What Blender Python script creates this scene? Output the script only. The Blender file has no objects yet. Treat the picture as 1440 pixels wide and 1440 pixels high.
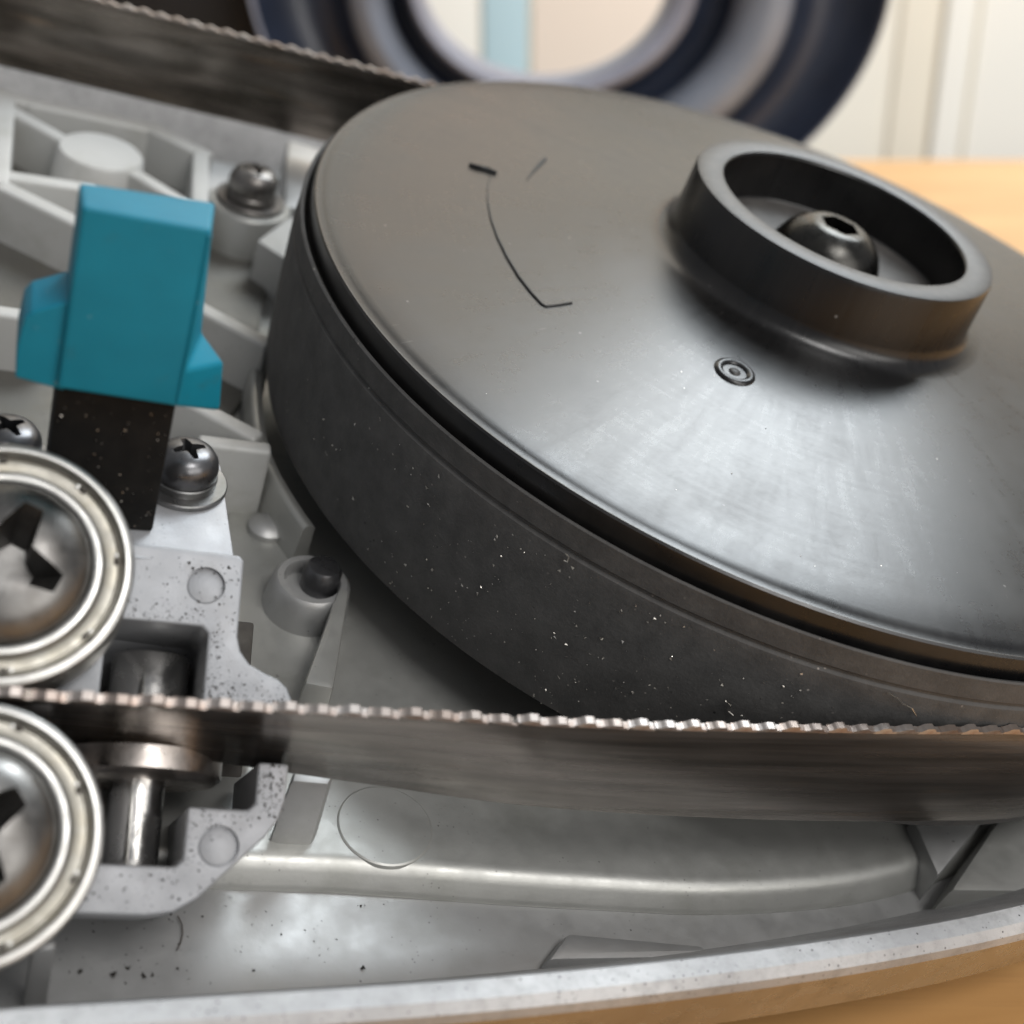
import bpy, bmesh, math, random
from mathutils import Vector, Matrix
random.seed(7)
S = 0.001                                   # everything below is measured in millimetres
sc = bpy.context.scene
col = sc.collection
PI = math.pi
R = math.radians

# ------------------------------------------------------------------ camera
# saw frame: Z = wheel axle, X along the blade.  The saw lies tilted on the bench.
CAM0 = Vector((-87.57, -118.31, 61.16))
FW = Vector((0.3797, 0.7219, -0.5785)).normalized()
RT = Vector((0.9225, -0.2480, 0.2959)); RT = (RT - FW * RT.dot(FW)).normalized()
UP = RT.cross(FW).normalized()
FOC = 2.6
PITCH = R(24)
NUP = (UP * math.cos(PITCH) - FW * math.sin(PITCH)).normalized()      # true vertical, seen from the saw
YRM = NUP.cross(RT).normalized()
X0 = Vector((38, -47, -33.2))                                            # where the saw touches the bench
ROT = Matrix((RT, YRM, NUP))
TSAW = Matrix.LocRotScale(ROT @ (-X0) * S, ROT.to_quaternion(), None)
def room(p): return ROT @ (Vector(p) - X0)
def ray(x, y): return (FW * FOC * 720 + RT * (x - 720) - UP * (y - 720)).normalized()
def un(x, y, z=None, n=None, p=None):
    """photo pixel (1440 px) -> point on a plane of the saw frame"""
    d = ray(x, y)
    if n is None: n, p = Vector((0, 0, 1)), Vector((0, 0, z))
    n, p = Vector(n), Vector(p)
    return CAM0 + d * ((p - CAM0).dot(n) / d.dot(n))
def un_room(x, y, n, p):
    """the same in the room frame (mm)"""
    c = room(CAM0); d = ROT @ ray(x, y)
    n, p = Vector(n), Vector(p)
    return c + d * ((p - c).dot(n) / d.dot(n))

cam = bpy.data.cameras.new("camera"); camo = bpy.data.objects.new("camera", cam); col.objects.link(camo)
rm = Matrix((RT, UP, -FW)).transposed().to_4x4()
rm.translation = CAM0 * S
camo.matrix_world = TSAW @ rm
cam.sensor_width = 36; cam.lens = 18 * FOC
cam.clip_start = 0.005; cam.clip_end = 30
cam.dof.use_dof = True; cam.dof.focus_distance = 0.1155; cam.dof.aperture_fstop = 27
sc.camera = camo

# ------------------------------------------------------------------ world, lamps, exposure
w = bpy.data.worlds.new("World"); sc.world = w; w.use_nodes = True
w.node_tree.nodes["Background"].inputs[0].default_value = (0.93, 0.95, 1.0, 1)
w.node_tree.nodes["Background"].inputs[1].default_value = 0.28
def lamp(name, pos, target, sx, sy, power, colr):
    l = bpy.data.lights.new(name, 'AREA'); l.shape = 'RECTANGLE'; l.size = sx; l.size_y = sy
    l.energy = power; l.color = colr
    o = bpy.data.objects.new(name, l); col.objects.link(o)
    o.location = pos
    o.rotation_euler = (Vector(target) - Vector(pos)).to_track_quat('-Z', 'Y').to_euler()
    return o
WHEEL = room((0, 0, 0)) * S
def from_wheel(d, dist): return WHEEL + (ROT @ Vector(d).normalized()) * dist
lamp("window_lamp", from_wheel((0.39, 0.55, 0.74), 0.80), WHEEL, 0.28, 0.42, 5.8, (0.88, 0.95, 1.0))
lamp("ceiling_lamp", from_wheel((0.10, -0.38, 0.92), 1.10), WHEEL, 0.45, 0.35, 6.0, (1.0, 0.98, 0.96))
lamp("wall_fill", WHEEL + Vector((0.15, 0.15, 1.30)), WHEEL + Vector((0.25, 1.3, 0.45)), 0.6, 0.3, 7.5, (1.0, 0.985, 0.96)).data.spread = R(105)  # unseen light added above the bench to brighten the wall
lamp("front_fill", WHEEL + Vector((0.75, -0.85, 0.30)), WHEEL, 0.9, 0.5, 5.5, (1.0, 0.97, 0.93))  # soft frontal light added behind the camera to brighten wood under the rim
sc.view_settings.view_transform = 'Standard'; sc.view_settings.look = 'None'
sc.view_settings.exposure = 0.0; sc.view_settings.gamma = 1
sc.render.engine = 'CYCLES'

# ------------------------------------------------------------------ materials
class N:
    def __init__(s, name):
        s.m = bpy.data.materials.new(name); s.m.use_nodes = True
        s.t = s.m.node_tree; s.b = s.t.nodes["Principled BSDF"]
        tc = s.t.nodes.new("ShaderNodeTexCoord"); mp = s.t.nodes.new("ShaderNodeMapping")
        mp.inputs["Scale"].default_value = (1000, 1000, 1000)
        s.t.links.new(tc.outputs["Object"], mp.inputs[0]); s.co = mp.outputs[0]
    def lk(s, a, b): s.t.links.new(a, b)
    def scaled(s, sx, sy, sz):
        mp = s.t.nodes.new("ShaderNodeMapping"); mp.inputs["Scale"].default_value = (sx, sy, sz)
        s.lk(s.co, mp.inputs[0]); return mp.outputs[0]
    def noise(s, scale, detail=3, rough=.55, co=None, dist=0):
        n = s.t.nodes.new("ShaderNodeTexNoise"); n.inputs["Scale"].default_value = scale
        n.inputs["Detail"].default_value = detail; n.inputs["Roughness"].default_value = rough
        n.inputs["Distortion"].default_value = dist
        s.lk(co or s.co, n.inputs["Vector"]); return n.outputs["Fac"]
    def voro(s, scale, co=None, out="Distance"):
        n = s.t.nodes.new("ShaderNodeTexVoronoi"); n.inputs["Scale"].default_value = scale
        s.lk(co or s.co, n.inputs["Vector"]); return n.outputs[out]
    def ramp(s, fac, a, b, ca=(0, 0, 0, 1), cb=(1, 1, 1, 1)):
        r = s.t.nodes.new("ShaderNodeMapRange"); r.inputs[1].default_value = a; r.inputs[2].default_value = b
        r.inputs[3].default_value = ca if not isinstance(ca, tuple) else 0; r.inputs[4].default_value = cb if not isinstance(cb, tuple) else 1
        s.lk(fac, r.inputs[0]); return r.outputs[0]
    def math(s, op, a, b):
        n = s.t.nodes.new("ShaderNodeMath"); n.operation = op
        for i, v in enumerate((a, b)):
            if hasattr(v, "links"): s.lk(v, n.inputs[i])
            else: n.inputs[i].default_value = v
        return n.outputs[0]
    def mix(s, fac, a, b):
        n = s.t.nodes.new("ShaderNodeMix"); n.data_type = 'RGBA'
        for i, v in ((0, fac), (6, a), (7, b)):
            if hasattr(v, "links"): s.lk(v, n.inputs[i])
            elif i: n.inputs[i].default_value = (*v[:3], 1)
            else: n.inputs[i].default_value = v
        return n.outputs[2]
    def color(s, c):
        if hasattr(c, "links"): s.lk(c, s.b.inputs["Base Color"])
        else: s.b.inputs["Base Color"].default_value = (*c[:3], 1)
    def put(s, nm, v):
        if hasattr(v, "links"): s.lk(v, s.b.inputs[nm])
        else: s.b.inputs[nm].default_value = v
    def bump(s, h, strength=.2, dist=.0001):
        n = s.t.nodes.new("ShaderNodeBump"); n.inputs["Strength"].default_value = strength
        n.inputs["Distance"].default_value = dist
        s.lk(h, n.inputs["Height"]); s.lk(n.outputs[0], s.b.inputs["Normal"])

def cast_metal(name, base, dark, rough=.40, metal=.7, speck=0.0, grain=1.0, grime=(.16, .15, .10), grime_amt=.5, gth=(.52, .72), gs=.14):
    k = N(name)
    c = k.mix(k.ramp(k.noise(.06, 3), .3, .75), base, dark)
    c = k.mix(k.math('MULTIPLY', k.ramp(k.noise(gs, 5, .68), gth[0], gth[1]), grime_amt), c, grime)
    c = k.mix(k.math('MULTIPLY', k.ramp(k.noise(2.2, 3), .45, .75), .12), c, dark)
    if speck:
        v = k.ramp(k.voro(1.9), .20, .13)
        m = k.ramp(k.noise(.30, 3), .62 - speck, .80 - speck)
        g = k.ramp(k.noise(1.3, 2), .42, .55)
        c = k.mix(k.math('MULTIPLY', k.math('MULTIPLY', v, m), g), c, (.035, .03, .028))
    k.color(c); k.put("Metallic", metal)
    k.put("Roughness", k.ramp(k.noise(.5, 4), .3, .7, rough - .05, rough + .08))
    k.bump(k.noise(2.6 * grain, 4, .6), .3, .00005 * grain)
    return k.m

MAT = {}
MAT['alu'] = cast_metal('cast_aluminium', (.46, .46, .455), (.39, .39, .385), .47, .7, .08, .8, grime_amt=.15)
MAT['alu_dirty'] = cast_metal('oily_cast_aluminium', (.43, .43, .41), (.36, .36, .34), .40, .6, .08, .8, grime=(.16, .16, .12), grime_amt=.22)
MAT['wall_metal'] = cast_metal('scuffed_wall_aluminium', (.62, .61, .58), (.50, .49, .46), .24, 1.0, .06, .6, grime=(.2, .17, .12), grime_amt=.35, gs=.3)
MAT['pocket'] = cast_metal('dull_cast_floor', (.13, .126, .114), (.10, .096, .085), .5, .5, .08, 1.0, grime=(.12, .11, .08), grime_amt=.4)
MAT['alu_rib'] = cast_metal('cast_rib_aluminium', (.46, .46, .445), (.39, .39, .375), .55, .12, .06, grime_amt=.25)
MAT['alu_rim'] = cast_metal('machined_rim_aluminium', (.52, .52, .52), (.30, .30, .305), .48, .4, .26, 3.0, grime=(.24, .24, .24), grime_amt=.5, gth=(.46, .68), gs=.8)
MAT['block'] = cast_metal('zinc_die_casting', (.33, .337, .352), (.275, .282, .297), .5, .3, .12, 1.6, grime=(.20, .19, .18), grime_amt=.35)

def plastic_wheel():
    k = N('worn_black_plastic')
    sp = k.t.nodes.new("ShaderNodeSeparateXYZ"); k.lk(k.co, sp.inputs[0])
    ang = k.math('ARCTAN2', sp.outputs[1], sp.outputs[0])
    rad = k.math('SQRT', k.math('ADD', k.math('MULTIPLY', sp.outputs[0], sp.outputs[0]), k.math('MULTIPLY', sp.outputs[1], sp.outputs[1])), 0.0)
    def polar(a, r_):
        cb = k.t.nodes.new("ShaderNodeCombineXYZ")
        k.lk(k.math('MULTIPLY', ang, a), cb.inputs[0]); k.lk(k.math('MULTIPLY', rad, r_), cb.inputs[1]); return cb.outputs[0]
    radial = k.noise(1.0, 5, .65, polar(22, .10), .3); conc = k.noise(1.0, 4, .6, polar(2.2, 1.6))
    big = k.noise(.05, 4, .6)
    c = k.mix(k.ramp(big, .35, .7), (.004, .004, .0046), (.009, .0085, .008))
    c = k.mix(k.math('MULTIPLY', k.ramp(radial, .50, .74), .4), c, (.018, .0175, .017))
    film = k.math('MULTIPLY', k.ramp(k.noise(.085, 5, .62), .50, .70), .5)
    c = k.mix(film, c, (.020, .0185, .0175))
    dots = k.math('MULTIPLY', k.ramp(k.voro(.55), .10, .06), k.ramp(k.noise(.35, 2), .60, .66))
    c = k.mix(k.math('MULTIPLY', dots, .5), c, (.30, .29, .28))
    scr = k.ramp(k.noise(1.0, 2, .5, polar(140, .35)), .70, .74)
    scr = k.math('MULTIPLY', scr, k.ramp(k.noise(.2, 2), .5, .6))
    c = k.mix(k.math('MULTIPLY', scr, .35), c, (.12, .115, .11))
    k.color(c)
    mixr = k.math('ADD', k.math('MULTIPLY', radial, .55), k.math('MULTIPLY', conc, .25))
    mixr = k.math('ADD', mixr, k.math('MULTIPLY', k.noise(1.8, 3), .2))
    k.put("Roughness", k.math('ADD', k.ramp(mixr, .36, .64, .25, .33), k.math('MULTIPLY', film, .12)))
    k.put("Specular IOR Level", .47)
    k.bump(k.math('ADD', k.noise(3.2, 3, .6), k.math('MULTIPLY', radial, .3)), .13, .00003)
    return k.m
MAT['wheel'] = plastic_wheel()
def hub_plastic():
    k = N('scuffed_hub_plastic')
    k.color(k.mix(k.ramp(k.noise(.8, 4), .4, .7), (.010, .009, .008), (.03, .026, .023)))
    k.put("Roughness", .5); k.put("Specular IOR Level", .6); k.bump(k.noise(2.5, 4), .3, .00006)
    return k.m
MAT['hub'] = hub_plastic()
MAT['hub_dust'] = None
def rubber():
    k = N('dusty_black_rubber')
    c = k.mix(k.ramp(k.noise(.35, 5, .65), .35, .7), (.050, .049, .048), (.080, .078, .076))
    v = k.math('MULTIPLY', k.ramp(k.voro(1.25), .17, .10), k.ramp(k.noise(.16, 3), .50, .62))
    v = k.math('MULTIPLY', v, k.ramp(k.noise(1.1, 2), .48, .60))
    c = k.mix(k.math('MULTIPLY', v, .75), c, (.36, .33, .30))
    pit = k.math('MULTIPLY', k.ramp(k.voro(.6), .10, .07), k.ramp(k.noise(.5, 2), .55, .6))
    c = k.mix(pit, c, (.006, .006, .006))
    k.color(c); k.put("Roughness", .72); k.put("Specular IOR Level", .45)
    k.bump(k.noise(2.2, 4, .65), .5, .00012)
    return k.m
MAT['rubber'] = rubber()
def blade_steel():
    k = N('stained_blade_steel')
    a = k.noise(1.0, 5, .6, k.scaled(.03, .35, .45)); b_ = k.noise(1.0, 4, .6, k.scaled(.022, .5, .7))
    c = k.mix(k.ramp(a, .33, .70), (.12, .105, .092), (.26, .23, .205))
    c = k.mix(k.math('MULTIPLY', k.ramp(b_, .48, .70), .6), c, (.045, .042, .032))
    c = k.mix(k.math('MULTIPLY', k.ramp(k.noise(1.0, 4, .6, k.scaled(.05, .3, .5)), .60, .72), .4), c, (.28, .19, .12))
    c = k.mix(k.math('MULTIPLY', k.ramp(k.noise(1.0, 3, .6, k.scaled(.08, 1.5, 2.5)), .55, .75), .22), c, (.30, .28, .25))
    k.color(c); k.put("Metallic", .92)
    k.put("Roughness", k.ramp(k.noise(1.0, 4, .6, k.scaled(.04, .5, .9)), .3, .7, .17, .32))
    k.bump(k.noise(5, 3, .6, k.scaled(.04, 1, 1)), .12, .00003)
    return k.m
MAT['blade'] = blade_steel()
def tooth_steel():
    k = N('worn_tooth_steel')
    oi = k.t.nodes.new("ShaderNodeObjectInfo")
    c = k.mix(oi.outputs["Random"], (.33, .27, .235), (.45, .42, .40))
    k.color(k.mix(k.math('MULTIPLY', k.ramp(k.noise(.9, 3), .5, .7), .6), c, (.24, .13, .08)))
    k.put("Metallic", .85); k.put("Roughness", .42)
    return k.m
MAT['tooth'] = tooth_steel()
def steel(name, colr, rough, dirt=.4, dcol=(.10, .09, .07), metal=1.0, sc_=.5):
    k = N(name)
    k.color(k.mix(k.math('MULTIPLY', k.ramp(k.noise(sc_, 5, .65), .45, .75), dirt), colr, dcol))
    k.put("Metallic", metal); k.put("Roughness", k.ramp(k.noise(.8, 4), .3, .7, rough - .06, rough + .12))
    k.bump(k.noise(3, 3), .12, .00004)
    return k.m
MAT['race'] = steel('bearing_race_steel', (.46, .457, .44), .34, .5, (.29, .283, .26))
MAT['shield'] = steel('bearing_shield_steel', (.30, .288, .255), .38, .5, (.20, .17, .11))
MAT['slot'] = steel('dark_notch', (.03, .025, .02), .6, .2, metal=.2)
MAT['screw'] = steel('blackened_screw_steel', (.15, .147, .142), .33, .6, (.055, .047, .04), .9, .35)
MAT['dark_screw'] = steel('black_oxide_screw', (.12, .12, .125), .3, .4, (.05, .05, .05), .85)
MAT['washer'] = steel('grey_washer_steel', (.20, .20, .20), .32, .4, (.08, .09, .07), .9)
MAT['dull_screw'] = steel('dull_dirty_screw_steel', (.20, .19, .18), .36, .7, (.06, .05, .04), .85)
MAT['pin'] = steel('ground_pin_steel', (.60, .59, .57), .2, .35, (.30, .28, .26), 1.0, .25)
MAT['roller'] = steel('worn_roller_steel', (.46, .42, .39), .3, .6, (.12, .10, .09), 1.0, .7)
MAT['hub_bolt'] = steel('oiled_bolt_steel', (.045, .044, .041), .26, .4, (.05, .047, .04), .95)
def teal():
    k = N('teal_plastic')
    c = k.mix(k.ramp(k.noise(.25, 4), .35, .7), (.003, .165, .255), (.004, .188, .288))
    c = k.mix(k.math('MULTIPLY', k.ramp(k.noise(.19, 5, .7), .60, .72), .45), c, (.03, .10, .12))
    d = k.math('MULTIPLY', k.ramp(k.voro(.9), .09, .05), k.ramp(k.noise(.6, 2), .55, .6))
    c = k.mix(k.math('MULTIPLY', d, .5), c, (.4, .5, .5))
    k.color(c); k.put("Roughness", .5); k.put("Specular IOR Level", .28); k.bump(k.noise(5, 3), .3, .00004)
    return k.m
MAT['teal'] = teal()
def black_bar():
    k = N('dusty_black_bar')
    c = k.mix(k.ramp(k.noise(.6, 4), .4, .7), (.005, .005, .005), (.010, .0095, .009))
    v = k.math('MULTIPLY', k.ramp(k.voro(1.6), .14, .06), k.ramp(k.noise(.9, 2), .54, .62))
    c = k.mix(k.math('MULTIPLY', v, .7), c, (.34, .30, .26))
    k.color(c); k.put("Roughness", .7); k.put("Specular IOR Level", .2)
    k.bump(k.noise(3, 3), .3, .00006)
    return k.m
MAT['bar'] = black_bar()
def simple(name, c, rough=.5, metal=0, spec=.5, nz=.15, scale=.05):
    k = N(name)
    dk = tuple(v * (1 - nz) for v in c)
    k.color(k.mix(k.ramp(k.noise(scale, 4), .35, .7), c, dk)); k.put("Roughness", rough); k.put("Metallic", metal)
    k.put("Specular IOR Level", spec)
    return k.m
MAT['navy'] = simple('glossy_navy_plastic', (.024, .033, .058), .32, 0, .55, .3)
MAT['lit_edge'] = simple('navy_plastic_lit_edge', (.34, .36, .44), .4, 0, .5, .2)  # light along the navy loop's edges, painted as a pale colour
MAT['sheen_band'] = simple('navy_plastic_sheen', (.24, .275, .34), .4, 0, .6, .3, .03)  # gloss on the navy loop's hump, put into the base colour
MAT['black'] = simple('matt_black_plastic', (.010, .010, .011), .55, 0, .4)
MAT['wall'] = simple('cream_wall_paint', (.88, .82, .70), .7, nz=.04, scale=.004)
MAT['wall_white'] = simple('off_white_panel_paint', (.92, .875, .78), .6, nz=.03, scale=.004)
MAT['wall_blue'] = simple('pale_blue_panel_paint', (.50, .66, .70), .6, nz=.03, scale=.004)
MAT['wall_peach'] = simple('peach_panel_paint', (.90, .76, .63), .6, nz=.04, scale=.004)
MAT['wall_tan'] = simple('tan_trim_paint', (.84, .76, .62), .6, nz=.05, scale=.004)
MAT['hub_dust'] = simple('dusty_hub_plastic', (.085, .08, .075), .6, 0, .4, .4, .3)
MAT['fibre'] = simple('black_fibre', (.008, .008, .008), .6)
MAT['hair'] = simple('brown_hair', (.05, .035, .025), .5)
MAT['dust'] = steel('bright_filings', (.78, .74, .68), .35, .2)
MAT['grit'] = simple('dark_grit', (.02, .017, .013), .8)
def wood():
    k = N('varnished_pine')
    g = k.scaled(.009, .11, .11)
    a = k.noise(1.0, 4, .6, g, .6)
    c = k.mix(k.ramp(a, .35, .68), (.68, .40, .165), (.48, .25, .085))
    f = k.noise(1.0, 5, .6, k.scaled(.02, .6, .6))
    c = k.mix(k.math('MULTIPLY', k.ramp(f, .52, .72), .4), c, (.42, .22, .09))
    kn = k.math('MULTIPLY', k.ramp(k.voro(.035, k.scaled(.45, 1, 1)), .09, .04), .85)
    c = k.mix(kn, c, (.12, .05, .02))
    k.color(c); k.put("Roughness", .42); k.bump(f, .12, .0002)
    return k.m
MAT['wood'] = wood()

# ------------------------------------------------------------------ builders
SAW = []                                     # top-level objects laid out in the saw frame
def tag(o, label=None, cat=None, group=None, kind=None):
    for k_, v in (("label", label), ("category", cat), ("group", group), ("kind", kind)):
        if v: o[k_] = v
    return o
def thing(name, label, cat, loc=(0, 0, 0), group=None, rot=None, saw=True, kind=None):
    o = bpy.data.objects.new(name, None); col.objects.link(o)
    o.empty_display_size = .005
    m = (rot.to_4x4() if rot else Matrix.Identity(4)); m.translation = Vector(loc) * S
    o.matrix_world = m
    if saw: SAW.append(o)
    return tag(o, label, cat, group, kind)
def finish(bm, name, mat, parent=None, local=False, smooth=40, recalc=True):
    """bmesh in mm -> object; world coordinates are turned into the parent's"""
    if recalc: bmesh.ops.recalc_face_normals(bm, faces=bm.faces)
    me = bpy.data.meshes.new(name)
    p = parent; chain = Matrix.Identity(4)
    while p is not None:
        chain = p.matrix_basis @ chain; p = p.parent
    inv = chain.inverted() if (parent is not None and not local) else Matrix.Identity(4)
    bm.transform(inv @ Matrix.Scale(S, 4) if not local else Matrix.Scale(S, 4))
    bm.to_mesh(me); bm.free()
    if smooth:
        me.shade_smooth(); me.set_sharp_from_angle(angle=R(smooth))
    me.materials.append(MAT[mat])
    o = bpy.data.objects.new(name, me); col.objects.link(o); o.parent = parent
    return o
def bevel(bm, wd, seg=2, ang=28):
    es = [e for e in bm.edges if len(e.link_faces) == 2 and e.calc_face_angle(0) > R(ang)]
    if es: bmesh.ops.bevel(bm, geom=es, offset=wd, segments=seg, profile=.6, affect='EDGES', clamp_overlap=True)
    return bm
def prism(bottom, top):
    """two rings of the same length -> closed solid"""
    bm = bmesh.new()
    a = [bm.verts.new(p) for p in bottom]; b_ = [bm.verts.new(p) for p in top]; n = len(a)
    bm.faces.new(a[::-1]); bm.faces.new(b_)
    for i in range(n): bm.faces.new((a[i], a[(i + 1) % n], b_[(i + 1) % n], b_[i]))
    bmesh.ops.recalc_face_normals(bm, faces=bm.faces)
    return bm
def slab(poly, z0, z1, bv=.5, grow=0.0):
    """polygon (x, y) between two heights; grow widens the foot (draft)"""
    c = Vector((sum(p[0] for p in poly) / len(poly), sum(p[1] for p in poly) / len(poly)))
    foot = [((p[0] - c.x) * (1 + grow) + c.x, (p[1] - c.y) * (1 + grow) + c.y, z0) for p in poly]
    return bevel(prism(foot, [(p[0], p[1], z1) for p in poly]), bv)
def box(x0, x1, y0, y1, z0, z1, bv=.3):
    return bevel(prism([(x0, y0, z0), (x1, y0, z0), (x1, y1, z0), (x0, y1, z0)], [(x0, y0, z1), (x1, y0, z1), (x1, y1, z1), (x0, y1, z1)]), bv)
def lathe(prof, seg=96, mat4=None, closed=False):
    """profile (r, z) turned about Z"""
    bm = bmesh.new(); rings = []
    for r_, z_ in prof:
        if r_ < 1e-6: rings.append([bm.verts.new((0, 0, z_))] * seg)
        else: rings.append([bm.verts.new((r_ * math.cos(2 * PI * i / seg), r_ * math.sin(2 * PI * i / seg), z_)) for i in range(seg)])
    pairs = list(zip(rings, rings[1:])) + ([(rings[-1], rings[0])] if closed else [])
    for a, b_ in pairs:
        for i in range(seg):
            j = (i + 1) % seg
            vs = []
            for v in (a[i], a[j], b_[j], b_[i]):
                if v not in vs: vs.append(v)
            if len(vs) > 2: bm.faces.new(vs)
    if mat4: bm.transform(mat4)
    return bm
def tube(pts, rad, seg=8):
    bm = bmesh.new(); rings = []
    pts = [Vector(p) for p in pts]
    for i, p in enumerate(pts):
        t = (pts[min(i + 1, len(pts) - 1)] - pts[max(i - 1, 0)]).normalized()
        a = t.orthogonal().normalized(); b_ = t.cross(a)
        r_ = rad[i] if isinstance(rad, (list, tuple)) else rad
        rings.append([bm.verts.new(p + (a * math.cos(2 * PI * k / seg) + b_ * math.sin(2 * PI * k / seg)) * r_) for k in range(seg)])
    # keep rings aligned
    for i in range(1, len(rings)):
        best = min(range(seg), key=lambda s_: (rings[i][s_].co - rings[i - 1][0].co).length)
        rings[i] = rings[i][best:] + rings[i][:best]
        if (rings[i][1].co - rings[i - 1][1].co).length > (rings[i][-1].co - rings[i - 1][1].co).length:
            rings[i] = [rings[i][0]] + rings[i][1:][::-1]
    for a, b_ in zip(rings, rings[1:]):
        for k in range(seg): bm.faces.new((a[k], a[(k + 1) % seg], b_[(k + 1) % seg], b_[k]))
    bm.faces.new(rings[0]); bm.faces.new(rings[-1][::-1])
    return bm
def join_bm(*bms):
    out = bmesh.new()
    for b_ in bms:
        me = bpy.data.meshes.new("tmp"); b_.to_mesh(me); b_.free(); out.from_mesh(me); bpy.data.meshes.remove(me)
    return out
def cut(bm, *cutters):
    """boolean difference on bmeshes (mm)"""
    me = bpy.data.meshes.new("tmp"); bmesh.ops.recalc_face_normals(bm, faces=bm.faces); bm.to_mesh(me); bm.free()
    ob = bpy.data.objects.new("tmp", me); col.objects.link(ob); cs = []
    for c in cutters:
        bmesh.ops.recalc_face_normals(c, faces=c.faces)
        cm = bpy.data.meshes.new("tmp"); c.to_mesh(cm); c.free()
        co = bpy.data.objects.new("tmp", cm); col.objects.link(co); cs.append(co)
        md = ob.modifiers.new("b", 'BOOLEAN'); md.operation = 'DIFFERENCE'; md.object = co; md.solver = 'EXACT'
    dg = bpy.context.evaluated_depsgraph_get(); dg.update()
    nm = bpy.data.meshes.new_from_object(ob.evaluated_get(dg))
    out = bmesh.new(); out.from_mesh(nm)
    for o in [ob] + cs:
        d = o.data; bpy.data.objects.remove(o); bpy.data.meshes.remove(d)
    bpy.data.meshes.remove(nm)
    return out
def cross_cutter(arm, wd, depth, top, rot=0.0, taper=.45):
    """tapered Phillips recess opening at z = top"""
    def ring(a, w_, z):
        h = w_ * .30; f = w_ * .60
        q = [(a, -h), (a, h), (f, f), (h, a), (-h, a), (-f, f), (-a, h), (-a, -h), (-f, -f), (-h, -a), (h, -a), (f, -f)]
        cr, sr = math.cos(rot), math.sin(rot)
        return [(x * cr - y * sr, x * sr + y * cr, z) for x, y in q]
    return prism(ring(arm * taper, wd * .8, top - depth), ring(arm * 1.05, wd * 1.05, top + .6))
def copy_thing(src, mw, label=None):
    c = src.copy(); col.objects.link(c); c.matrix_world = mw
    if label: c["label"] = label
    for ch in list(src.children):
        d = ch.copy(); col.objects.link(d); d.parent = c
        for g in list(ch.children):
            e = g.copy(); col.objects.link(e); e.parent = d
    SAW.append(c)
    return c

# ------------------------------------------------------------------ the setting: bench and wall (room frame)
YFAR = un_room(1335, 224, (0, 0, 1), (0, 0, 0)).y
bm = box(-700, 900, -320, YFAR, -28, 0, 2.0)
tag(finish(bm, "bench_top", 'wood', saw_parent := None), kind="structure")
YW = YFAR + 330
bm = box(-1100, 1500, YW, YW + 20, -500, 1200, .5)
wall = tag(finish(bm, "wall", 'wall'), kind="structure")
def board(px0, px1, mat, th, py=60):
    a = un_room(px0, py, (0, 1, 0), (0, YW, 0)).x; b_ = un_room(px1, py, (0, 1, 0), (0, YW, 0)).x
    finish(box(a, b_, YW - th, YW - .02, -480, 1100, 1.0), "panel", mat, wall)
board(470, 676, 'wall_white', 4); board(680, 742, 'wall_blue', 6); board(748, 1010, 'wall_peach', 4)
board(1262, 1316, 'wall_tan', 5); board(1322, 1362, 'wall_white', 9); board(1372, 1640, 'wall_white', 4)

# ------------------------------------------------------------------ saw housing (cast aluminium tray)
FLOOR = -28.0
hs = thing("saw_housing", "grey cast aluminium saw housing tray with ribs and a bright scuffed rim", "saw housing", (0, 0, -33))
rimpath = [(-135, -71.0), (-100, -71.3), (-62, -71.5), (-48, -71.4), (-35.6, -71.0), (-25, -70.4), (-15, -69.6), (-5, -68.5), (5, -66.9), (18, -63.9), (30, -59.6),
           (42, -53), (53, -43.5), (62, -31), (68, -16), (70.5, 0), (69.5, 20), (64, 38), (53, 54), (38, 66), (18, 74), (-10, 79), (-50, 83), (-90, 86), (-135, 89)]
def offs(path, d):
    out = []
    for i, p in enumerate(path):
        a = Vector(path[max(i - 1, 0)]); b_ = Vector(path[min(i + 1, len(path) - 1)])
        t = (b_ - a).normalized(); out.append(Vector(p) + Vector((t.y, -t.x)) * d)     # d > 0 outwards
    return out
def densify(path, n=4):
    out = []
    for i in range(len(path) - 1):
        p0 = Vector(path[max(i - 1, 0)]); p1 = Vector(path[i]); p2 = Vector(path[i + 1]); p3 = Vector(path[min(i + 2, len(path) - 1)])
        for k in range(n):
            t = k / n
            out.append(.5 * ((2 * p1) + (p2 - p0) * t + (2 * p0 - 5 * p1 + 4 * p2 - p3) * t * t + (3 * p1 - p0 - 3 * p2 + p3) * t ** 3))
    out.append(Vector(path[-1])); return out
rp = densify(rimpath)
def sweep(path, prof, closed_prof=True):
    """prof: list of (offset outwards, z)"""
    bm = bmesh.new(); cols = []
    offsl = [offs(path, d) for d, z in prof]
    for i in range(len(path)): cols.append([bm.verts.new((offsl[k][i].x, offsl[k][i].y, prof[k][1])) for k in range(len(prof))])
    n = len(prof)
    for a, b_ in zip(cols, cols[1:]):
        for k in range(n if closed_prof else n - 1): bm.faces.new((a[k], a[(k + 1) % n], b_[(k + 1) % n], b_[k]))
    if closed_prof: bm.faces.new(cols[0]); bm.faces.new(cols[-1][::-1])
    return bm
RZ = -18.0
bm = sweep(rp, [(0, RZ - .35), (.3, RZ), (1.75, RZ), (2.45, RZ - .55), (2.55, RZ - 1.6), (1.6, RZ - 2.6), (-5.6, FLOOR - 4.0), (-7.2, FLOOR - 2.2)])
finish(bm, "rim", 'alu_rim', hs, smooth=35)
bm = sweep(rp, [(.9, RZ - 2.0), (2.42, RZ - 1.7), (2.3, RZ - 6.6), (2.0, RZ - 7.0), (-1.0, RZ - 7.4), (-1.2, RZ - 6.4)])
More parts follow.
